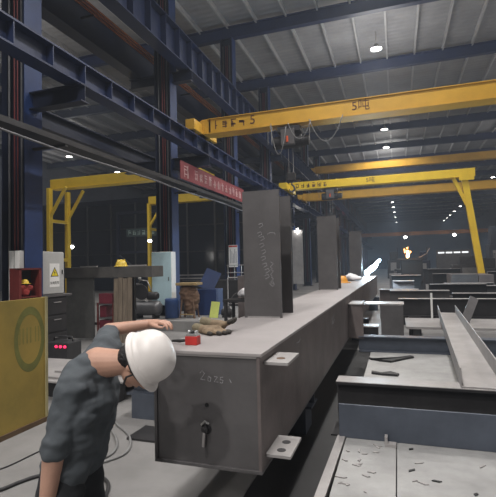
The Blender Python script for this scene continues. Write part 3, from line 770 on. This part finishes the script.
# dim machines far back
for (x0, x1, y, z, m, lab) in ((-.9, .3, 46, 2.6, STEEL_D, 'dark machine far back left of the flame'), (1.6, 2.6, 40, 2.4, NAVY, 'dark navy machine far back behind the flame'),
                               (3.4, 5.6, 32, 1.9, STEEL, 'long grey machine bed in the right background'), (5.2, 5.9, 30, 3.6, STEEL_B, 'tall narrow machine column behind the gantry leg'),
                               (4.1, 5., 26, 1.7, STEEL_D, 'low dark machine behind the gantry leg'), (6.5, 8., 28, 1.6, mat('machine green', (.05, .10, .08), .5), 'dim green machine at the right edge')):
    t = empty('machine', lab, 'machine', ((x0+x1)/2, y, 0)); w = (x1-x0)/2
    MB().box(-w, w, -.6, .6, 0, z*.7).build('base', m, t, bevel=.03)
    MB().box(-w*.6, w*.5, -.4, .4, z*.7, z).build('head', m, t, bevel=.03)
    MB().box(-w*.5, w*.4, -.62, -.6, z*.3, z*.6).build('panel', STEEL_L, t)
    MB().tube([(w*.6, 0, z*.7), (w*.6, 0, z*1.15)], .05, 8).build('mast', STEEL, t)
t = empty('light_box', 'row of bright windows lights on a distant machine at right', 'light', (4.4, 40, 0))
MB().box(-1.3, 1.3, -.1, .1, 0, 2.5).build('cabin', STEEL, t)
for x in (-.9, -.3, .3, .9): MB().box(x-.26, x+.22, -.13, -.1, 2.22, 2.34).build('lit_pane', mat('dim pane glow', (1, 1, 1), .5, emis=(.9, .95, 1.), estr=.7), t)

# ------------------------------------------------------------------ left side
yp = empty('sheet_barrier', 'yellow steel panel with green ring at the left foreground', 'panel', (-3.585, 2.2, 0))
MB().box(-.03, 0, 0, 1.64, .03, 1.31).build('sheet', YELS, yp, bevel=.003)
MB().box(-.05, .012, 1.625, 1.655, .0, 1.315).build('edge_strip', mat('worn pale edge', (.34, .30, .16), .6), yp)
MB().box(-.06, .015, 0, 1.65, 0, .05).build('bottom_rail', mat('brown rail', (.10, .06, .03), .7), yp)
ring = MB(); n = 48
ro, ri = .33, .25
for k in range(n):
    a0, a1 = 2*PI*k/n, 2*PI*(k+1)/n
pts_o = [(1.42+ro*.60*math.cos(2*PI*k/n), .90+ro*math.sin(2*PI*k/n)) for k in range(n)]
pts_i = [(1.42+ri*.60*math.cos(2*PI*k/n), .90+ri*math.sin(2*PI*k/n)) for k in range(n)]
ring._poly([[(x, a, b) for a, b in pts] for x, pts in ((.0002, pts_o), (.0012, pts_o), (.0012, pts_i), (.0002, pts_i))], caps=False)
ring.build('painted_ring', GREEN, yp)
Myp = frame((.0004, 1.42, .95), (0, 1, 0), (0, 0, 1))
for x0 in (-.13, -.085, -.035, .01, .075, .115):
    MB().bar(Myp @ V((x0, .07, 0)), Myp @ V((x0, -.09, 0)), .018, .0012, up=(1, 0, 0)).build('letter_stroke', OLIVE, yp)

# column 1 group
rc = empty('hose_cabinet', 'dark red open cabinet on the nearest blue column', 'cabinet', (-5.80, 5.86, .93), PI/2)
MB().box(-.23, .23, .16, .18, 0, .70).build('back_panel', BLACK, rc)
for x in (-.215, .215): MB().box(x-.025, x+.025, -.02, .18, 0, .70).build('side_panel', RED, rc)
for z in (.0, .68): MB().box(-.24, .24, -.02, .18, z, z+.03).build('shelf' if z == 0 else 'top_panel', RED, rc)
MB().box(-.19, .19, .0, .16, .22, .24).build('shelf', RED, rc)
hc = hard_hat('hard_hat', 'yellow round cap inside the dark red cabinet', (-5.875, 5.83, 1.38), SAFY, s=.5)
o = blob('red_cloth', [('e', (-5.87, 5.83, 1.25), (.05, .1, .08)), ('e', (-5.87, 5.90, 1.31), (.05, .09, .06)), ('e', (-5.87, 5.78, 1.32), (.05, .07, .055))], mat('red cloth', (.30, .03, .025), .8), None, .012, 2, (.01, 20)); tag(o, 'crumpled red cloth under the yellow cap', 'cloth')

ec = empty('electrical_cabinet', 'light grey electrical cabinet with yellow warning triangle', 'cabinet', (-6.10, 6.69, 1.14), PI/2)
MB().box(-.30, .30, 0, .17, 0, .80).build('body', GREYP, ec, bevel=.006)
dr = MB().box(-.29, .295, -.018, -.001, .02, .785).build('door', GREYP, ec, bevel=.004)
MB().box(-.306, -.3005, .02, .16, .03, .77).build('side_cover', mat('grey green enamel', (.36, .39, .38), .45), ec)
MB().box(.235, .25, -.035, -.018, .38, .46).build('handle', INK, dr)
sg = MB().box(-.08, .17, -.022, -.0185, .14, .58).build('warning_sign', PAPER, dr)
Ms = frame((.045, -.0225, .0), (1, 0, 0), (0, 0, 1))
def tri(s, cz, ex): return MB().prism([(-s, cz-s*.6), (s, cz-s*.6), (0, cz+s*1.1)], ex, Ms)
tri(.105, .40, .001).build('triangle_border', INK, sg); 
o = MB().prism([(-.078, .40-.05), (.078, .40-.05), (0, .40+.085)], .0018, Ms).build('triangle', SIGNY, sg)
MB().prism([(.008, .455), (-.022, .405), (-.002, .405), (-.012, .365), (.022, .415), (.003, .415)], .0026, Ms).build('lightning_symbol', INK, sg)
text_mesh('lettering', '有电危险', .058, INK, sg, frame((.045, -.0235, .215), (1, 0, 0), (0, 0, 1)), .0004)
tc = empty('tool_cabinet', 'dark steel tool cabinet under the light grey electrical cabinet', 'cabinet', (-6.05, 6.72, 0), PI/2)
MB().box(-.26, .30, .0, .62, .0, 1.10).build('body', STEEL_D, tc, bevel=.006)
MB().box(-.28, .42, -.02, .64, 1.10, 1.14).build('top', STEEL, tc, bevel=.004)
for k in range(3):
    d = MB().box(-.24, .28, -.015, 0, .14+.32*k, .42+.32*k).build('drawer', STEEL_D, tc, bevel=.003)
    MB().box(-.06, .12, -.03, -.015, .35+.32*k, .365+.32*k).build('handle', STEEL_L, d)
wb = empty('white_switch_box', 'narrow white switch box on the side of the nearest blue column', 'switch box', (-6.125, 5.86, 1.10))
MB().box(-.12, .115, .0, .085, 0, .84).build('body', GREYP, wb)
for x in (-.11, .02): MB().box(x, x+.09, -.012, 0, .01, .83).build('door', WHITE, wb, bevel=.003)

# rack with panels
rk = empty('work_rack', 'dark steel rack with deep top beam behind the worker', 'rack', (-6.1, 8.3, 0))
MB().box(-1.1, 1.15, 0, .5, 1.40, 1.64).build('top_beam', mat('dusty dark steel', (.10, .095, .09), .7, .1, .35, 4.), rk, bevel=.006)
MB().box(-1.08, -.34, .02, .06, .05, 1.40).build('side_panel', mat('dull grey panel', (.105, .105, .10), .6), rk, bevel=.004)
for x in (-1.05, .42):
    for y in (.10, .44): MB().box(x-.04, x+.04, y-.04, y+.04, 0, 1.40).build('leg', STEEL_D, rk)
MB().box(-1.05, .42, .4, .46, .3, .36).build('lower_rail', STEEL_D, rk)
hard_hat('hard_hat', 'yellow hard hat on top of the dark rack', (-5.78, 8.42, 1.64), SAFY, .4, 1.0)
for k, (x, lab) in enumerate(((-6.6, 'pale offcut on the rack top, left'), (-5.35, 'pale offcut on the rack top right of the yellow hard hat'))):
    o = MB().bar((x-.2, 8.35, 1.655), (x+.22, 8.38, 1.655), .06, .028).build('offcut', STEEL_L); tag(o, lab, 'offcut')
ct = empty('tool_cart', 'dark red tool cart with shelves inside the rack', 'cart', (-6.13, 8.32, 0))
for z in (.15, .5, .80): MB().box(-.2, .2, 0, .34, z, z+.025).build('shelf', STEEL, ct)
for x in (-.2, .2):
    for y in (0, .34): MB().box(x-.015, x+.015, y-.015, y+.015, .06, .85).build('upright', RED, ct)
MB().box(-.19, -.02, .05, .3, .525, .78).build('red_drawer', mat('wine red', (.16, .02, .035), .5), ct, bevel=.01)
MB().box(-.19, .1, .03, .3, .175, .46).build('red_drawer', mat('wine red', (.16, .02, .035), .5), ct, bevel=.01)
MB().box(-.19, .16, .02, .3, .825, 1.05).build('red_bin', mat('wine red', (.16, .02, .035), .5), ct, bevel=.01)
for x in (-.17, .17):
    for y in (.03, .31): MB().lathe([(.001, -.015), (.03, -.015), (.03, .015), (.001, .015)], (x, y, .03), 10, (1, 0, 0)).build('wheel', RUBBER, ct)
for k in range(4):
    o = MB().bar((-5.81+.115*k, 8.24, 0), (-5.82+.115*k, 8.285, 1.38+.02*(k % 2)), .105, .028, up=(0, 1, 0)).build('wooden_board', WOOD)
    tag(o, 'weathered upright board in front of the rack, %s from the left' % ordw[k], 'board', 'upright boards')

# charger box on floor
cb = empty('charger_box', 'black box with red glowing knobs on the floor', 'box', (-5.55, 6.35, 0))
MB().box(-.22, .22, -.15, .2, 0, .36).build('body', RUBBER, cb, bevel=.02)
for k in range(3): MB().ell((-.02+.09*k, -.155, .29), .03, .015, .025, 8).build('knob', LEDR, cb)
MB().tube([(-.2, 0, .36), (-.18, 0, .44), (.18, 0, .44), (.2, 0, .36)], .014, 8).build('handle', RUBBER, cb, smooth=True)
# plates on bearers
for k, (b, lab) in enumerate((((-5.2, -3.2, 4.45, 5.6, .21, .235), 'lowest wide steel plate of the low pile behind the yellow panel'), ((-4.9, -3.1, 4.55, 5.5, .236, .26), 'middle steel plate of the low pile behind the yellow panel'), ((-4.3, -3.0, 4.75, 5.45, .261, .285), 'topmost small plate of the low pile behind the yellow panel'))):
    block('steel_plate', STEEL_L, b, lab, 'plate')
for y, lab in ((4.65, 'front dark bearer under the pile of plates'), (5.4, 'rear dark bearer under the pile of plates')):
    block('timber_bearer', STEEL_D, (-5.1, -3.2, y-.07, y+.07, 0, .21), lab, 'bearer')
pp = MB().box(-2.72, -2.2, 4.2, 4.42, .447, .452).build('paper_sheet', PAPER); tag(pp, 'white paper sheet on the near trestle end', 'paper')
gp = MB().box(-2.45, -1.9, 3.62, 3.95, .0, .02).build('floor_plate_or_shade', STEEL_D); tag(gp, 'dark steel offcut plate on the floor beside the girder', 'plate')

# hoses and cables on the floor
def hose(name, pts, r, m, lab, cat='hose'):
    P_ = [V(p) for p in pts]; out = []
    for i in range(len(P_)-1):
        p0, p1, p2, p3 = P_[max(i-1, 0)], P_[i], P_[i+1], P_[min(i+2, len(P_)-1)]
        for k in range(8):
            s = k/8; out.append(.5*((2*p1)+(p2-p0)*s+(2*p0-5*p1+4*p2-p3)*s*s+(3*p1-p0-3*p2+p3)*s**3))
    out.append(P_[-1])
    o = MB().tube(out, r, 8).build(name, m, smooth=True); tag(o, lab, cat)
hose('hose', [(-2.95, 4.1, .012), (-2.74, 3.9, .012), (-2.5, 3.72, .012), (-2.33, 3.5, .012), (-2.27, 3.3, .012), (-2.36, 3.1, .012), (-2.40, 2.95, .012), (-2.3, 2.8, .012), (-2.1, 2.75, .012)], .012, GREYHOSE, 'grey hose looping out behind the worker, outer one')
hose('hose', [(-2.95, 4.0, .012), (-2.76, 3.8, .012), (-2.57, 3.62, .012), (-2.42, 3.42, .012), (-2.38, 3.25, .012), (-2.46, 3.1, .012), (-2.48, 2.98, .012), (-2.4, 2.72, .012), (-2.15, 2.6, .012)], .012, GREYHOSE, 'grey hose looping out behind the worker, inner one')
hose('cable', [(-2.95, 2.35, .014), (-2.79, 2.53, .014), (-2.74, 2.67, .014), (-2.66, 2.80, .014), (-2.4, 2.95, .014), (-2.1, 2.85, .014), (-1.95, 2.6, .014)], .014, RUBBER, 'thick black cable on the floor at lower left', 'cable')
hose('cable', [(-3.3, 2.6, .007), (-3.09, 2.8, .007), (-3.05, 3.1, .007), (-3.03, 3.29, .007), (-2.95, 3.6, .007)], .006, RUBBER, 'thin dark cable on the floor beside the yellow panel', 'cable')

# ------------------------------------------------------------------ platform and things behind the girder
pf = MB()._poly([[(x, y, z) for x, y in ((-7.1, 10.0), (-2.5, 10.0), (-2.5, 14.), (-5.65, 14.), (-5.65, 11.05), (-7.1, 11.05))] for z in (0, .25)]).build('platform', mat('dusty platform', (.25, .245, .24), .7, 0., .25, 2.), None, bevel=.004)
tag(pf, 'low grey platform beyond the girder carrying machines and clutter', 'platform')
wc = empty('switch_cabinet', 'pale blue and white cabinet in front of the second column', 'cabinet', (-6.2, 10.93, .55))
MB().box(-.31, .31, 0, .25, 0, 1.48).build('body', WHITE, wc, bevel=.005)
d = MB().box(-.30, .30, -.018, -.001, .01, 1.47).build('door', CYANW, wc, bevel=.004, label='pale blue door')
MB().box(.22, .235, -.035, -.018, .68, .78).build('handle', INK, d)
for x in (-.25, .25): MB().box(x-.03, x+.03, .05, .11, -.30, 0).build('leg', STEEL_D, wc)
cp = empty('compressor', 'dark air compressor with horizontal tank at the platform edge', 'compressor', (-6.35, 10.42, .25))
MB().lathe([(.001, -.42), (.12, -.40), (.19, -.34), (.2, -.28), (.2, .28), (.19, .34), (.12, .40), (.001, .42)], (0, 0, .28), 22, (1, 0, 0)).build('tank', mat('tank grey', (.14, .14, .145), .4, .3), cp, smooth=True)
for x in (-.25, .25): MB().box(x-.03, x+.03, -.14, .14, 0, .14).build('foot', STEEL_D, cp)
MB().lathe([(.001, 0), (.13, 0), (.13, .3), (.09, .34), (.001, .34)], (-.28, 0, .6), 16, (0, 0, 1)).build('pump_head', STEEL_D, cp)
MB().lathe([(.001, -.14), (.11, -.14), (.11, .1), (.08, .14), (.001, .14)], (.18, 0, .60), 16, (1, 0, 0)).build('motor', STEEL_D, cp)
MB().lathe([(.001, -.02), (.2, -.02), (.2, .02), (.001, .02)], (-.1, -.12, .70), 20, (0, 1, 0)).build('flywheel', STEEL_D, cp)
MB().tube([(-.28, 0, .94), (-.2, 0, 1.02), (.0, 0, 1.0), (.12, .02, .72)], .02, 8).build('pipe', STEEL_L, cp, smooth=True)
MB().ell((-.22, -.02, 1.08), .045, .045, .05, 8).build('gauge', WHITE, cp, smooth=True)

st = empty('machine_stool', 'rusty brown pedestal with worn tan top on the platform', 'pedestal', (-5.27, 10.75, .25))
MB().box(-.31, .30, -.2, .2, .86, .93).build('top', RUSTT, st, bevel=.01)
o = blob('draped_body', [('e', (-.08, 0, .62), (.2, .16, .28)), ('e', (.1, .02, .5), (.17, .15, .34)), ('e', (.02, 0, .3), (.17, .14, .25))], BROWN, st, .02, 2, (.03, 8))
for x, y in ((-.22, -.14), (.2, -.14), (-.22, .14), (.2, .14)): MB().bar((x, y, 0), (x*.75, y*.8, .5), .04, .04).build('leg', BROWN, st)
MB().bar((-.22, -.14, .1), (.2, -.14, .1), .03, .03).build('cross_bar', RUSTT, st)
o = MB().lathe([(.001, 0), (.17, 0), (.185, .02), (.18, .14), (.19, .16), (.18, .3), (.19, .32), (.18, .46), (.185, .5), (.16, .52), (.001, .51)], (-5.72, 10.6, .25), 24).build('drum', mat('drum blue', (.03, .07, .20), .45), smooth=True); tag(o, 'small blue drum beside the rusty pedestal', 'drum')
bt = empty('blue_cabinet', 'blue steel cabinet with raised slanted lid behind the pedestal', 'cabinet', (-4.95, 11.3, .25))
MB().box(-.4, .22, 0, .5, 0, .72).build('body', BLUE, bt, bevel=.01)
MB().bar((-.15, .1, .72), (.05, .3, 1.22), .46, .03, up=(0, 1, 0)).build('lid', BLUE, bt)
o = MB().bar((-4.60, 10.78, .252), (-4.58, 10.9, .66), .24, .012, up=(0, 1, 0)).build('paper_board', LIME); tag(o, 'lime green board standing on the platform', 'board')
for k, (x, y, a, lab) in enumerate(((-4.72, 10.5, .3, 'white paper scrap before the lime green board'), (-4.35, 10.25, -.4, 'white paper scrap right of the lime green board'), (-3.95, 10.5, .9, 'white paper scrap nearest the pipe frame'))):
    o = MB().prism([(-.17, -.06), (.14, -.09), (.18, .05), (-.1, .08)], .012, Matrix.Translation((x, y, .2505+.0)) @ Matrix.Rotation(a, 4, 'Z')).build('paper_scrap', PAPER); tag(o, lab, 'paper')
mo = empty('small_motor', 'small dark motor on the platform behind the pipe frame', 'motor', (-4.28, 10.95, .25))
MB().lathe([(.001, -.14), (.09, -.14), (.10, -.1), (.10, .1), (.06, .14), (.001, .14)], (0, 0, .13), 16, (1, 0, 0)).build('housing', STEEL_D, mo)
MB().box(-.12, .12, -.08, .08, 0, .04).build('foot', STEEL_D, mo)
MB().box(-.04, .05, -.06, .06, .22, .30).build('terminal_box', STEEL, mo)
pfm = empty('pipe_frame', 'grey pipe frame standing on the platform below the notice', 'frame', (-4.2, 11.6, .25))
for x in (-.3, .36): MB().tube([(x, 0, 0), (x, 0, 1.02)], .018, 8).build('upright', STEEL_L, pfm)
MB().tube([(-.3, 0, 1.02), (.36, 0, 1.02)], .018, 8).build('top_rail', STEEL_L, pfm)
MB().tube([(-.3, 0, .3), (.36, 0, .3)], .012, 8).build('lower_rail', STEEL_L, pfm)
MB().tube([(.02+.25*math.cos(a), -.05, .25+.35*math.sin(a)) for a in [PI*k/14 for k in range(15)]], .012, 6).build('hoop', STEEL, pfm)
no = empty('notice', 'white printed notice with red heading on the third column', 'notice', (-6.12, CY[2]-.205, 1.55))
MB().box(-.19, .18, -.008, 0, 0, .87).build('sheet', PAPER, no)
MB().box(-.18, .17, -.010, -.0082, .79, .85).build('heading', BRED, no)
for k in range(5): MB().box(-.13+.06*k, -.105+.06*k, -.0095, -.0082, .15, .70-.08*(k % 3)).build('text_line', mat('print grey', (.35, .35, .38), .8), no)
# dark machine with cage behind the platform
dm = empty('machine_tool', 'long dark machine bed with cage beyond the platform', 'machine', (-6.4, 14.6, 0))
MB().box(-1.2, 1.6, 0, .7, 0, 1.1).build('bed', STEEL_D, dm, bevel=.01)
for z in (1.18, 1.30): MB().bar((-1.2, .05, z), (.4, .05, z), .06, .04).build('guide_rail', STEEL_L, dm)
for x in (-1.1, .35): MB().bar((x, .05, 1.1), (x, .05, 1.3), .05, .05).build('rail_post', STEEL_D, dm)
cg = MB(); 
for x in (.75, 1.0, 1.25, 1.5): MB().tube([(x, .02, 1.1), (x, .02, 1.62)], .012, 6).build('cage_bar', STEEL_L, dm)
for z in (1.62, 1.36): MB().tube([(.7, .02, z), (1.55, .02, z)], .014, 6).build('cage_rail', STEEL_L, dm)
# glazed office beyond the left bay
of = empty('glazed_partition', 'dark glazed office partition at the back of the left bay', 'partition', (0, 27.5, 0))
MB().box(-26, -7.2, 0, .1, 0, 1.0).build('sill_wall', NAVY, of)
MB().box(-26, -7.2, .03, .06, 1.0, 6.2).build('glazing', GLASSD, of)
MB().box(-26, -7.2, -.05, .15, 6.2, 6.6).build('head_beam', NAVY, of)
for k in range(10): MB().box(-25.9+2.05*k, -25.78+2.05*k, -.06, .0, .9, 6.3).build('mullion', STEEL, of)
for z in (2.6, 4.4): MB().box(-26, -7.2, -.045, 0, z, z+.07).build('transom', STEEL_D, of)
xb = empty('brace_tower', 'dark steel tower with crossed braces in the left bay', 'tower', (-15.2, 24.2, 0))
for x in (-1.6, 1.6): MB().bar((x, 0, 0), (x, 0, 5.2), .18, .18, up=(0, 1, 0)).build('tower_post', NAVY, xb)
for z in (2.6, 5.1): MB().bar((-1.6, 0, z), (1.6, 0, z), .16, .16).build('tower_beam', NAVY, xb)
for a, b in ((-1.6, 1.6), (1.6, -1.6)): MB().bar((a, .0, .1), (b, .0, 2.5), .08, .08, up=(0, 1, 0)).build('cross_brace', STEEL_B, xb)
sgn = empty('hall_sign', 'pale green lettered sign on the dark tower in the left bay', 'sign', (-14.6, 23.9, 3.55))
MB().box(-1.4, 1.4, 0, .04, 0, .5).build('board', mat('sign board', (.05, .08, .08), .6), sgn)
glyph_mesh('lettering', [(-1.15+.33*k, .25, .26, .30, 6) for k in range(8)], mat('pale green lettering', (.45, .58, .52), .6), sgn, frame((0, -.003, 0), (1, 0, 0), (0, 0, 1)), .035, random.Random(8))
# clutter between the posts, left of the girder
block('steel_box', STEEL_BR, (-3.7, -2.6, 10.2, 10.9, .25, 1.35), 'brownish steel box beyond the girder between first and second posts', 'box')
o = blob('white_bag', [('e', (-3.2, 9.5, .98), (.22, .2, .12)), ('e', (-3.0, 9.55, .95), (.2, .18, .10))], CLOTHW, None, .02, 2, (.04, 6)); tag(o, 'crumpled white bag on a dark bench between the posts', 'bag')
t = empty('work_bench', 'dark bench beyond the girder carrying the white bag', 'bench', (-3.2, 9.5, 0))
MB().box(-.5, .5, -.3, .3, .80, .85).build('bench_top', STEEL_D, t)
for x in (-.45, .45):
    for y in (-.25, .25): MB().box(x-.03, x+.03, y-.03, y+.03, 0, .80).build('leg', STEEL_D, t)

# ------------------------------------------------------------------ world, camera, view
w = bpy.data.worlds.new('world'); scn.world = w; w.use_nodes = True
bg = w.node_tree.nodes['Background']; bg.inputs[0].default_value = (.5, .6, .8, 1); bg.inputs[1].default_value = .02
# thin bluish smoke hangs in the whole hall
vs = w.node_tree.nodes.new('ShaderNodeVolumeScatter'); vs.inputs['Color'].default_value = (.80, .88, 1., 1); vs.inputs['Density'].default_value = .0026; vs.inputs['Anisotropy'].default_value = .15
w.node_tree.links.new(vs.outputs[0], w.node_tree.nodes['World Output'].inputs['Volume'])
cam = bpy.data.cameras.new('camera'); co = bpy.data.objects.new('camera', cam); COL.objects.link(co)
cam.sensor_fit = 'HORIZONTAL'; cam.sensor_width = 36; cam.lens = 36*444/496; cam.clip_start = .05; cam.clip_end = 400
right = V((.94780615, .31801673, -.02299683)); down = V((-.033907, .0288136, -.99900956)); fwd = V((-.31703913, .94764716, .0380927))
Mx = Matrix((right, -down, -fwd)).transposed().to_4x4(); Mx.translation = V((0, 0, 1.6)); co.matrix_world = Mx
scn.camera = co
vs_ = scn.view_settings; scn.display_settings.display_device = 'sRGB'; vs_.view_transform = 'Standard'; vs_.look = 'None'; vs_.gamma = 1; vs_.use_curve_mapping = False; vs_.exposure = .58
cy = scn.cycles; cy.use_denoising = True; cy.max_bounces = 6; cy.diffuse_bounces = 3; cy.glossy_bounces = 3; cy.volume_bounces = 0
cy.volume_step_rate = 4; cy.sample_clamp_indirect = 6
try: cy.denoiser = 'OPENIMAGEDENOISE'
except Exception: pass
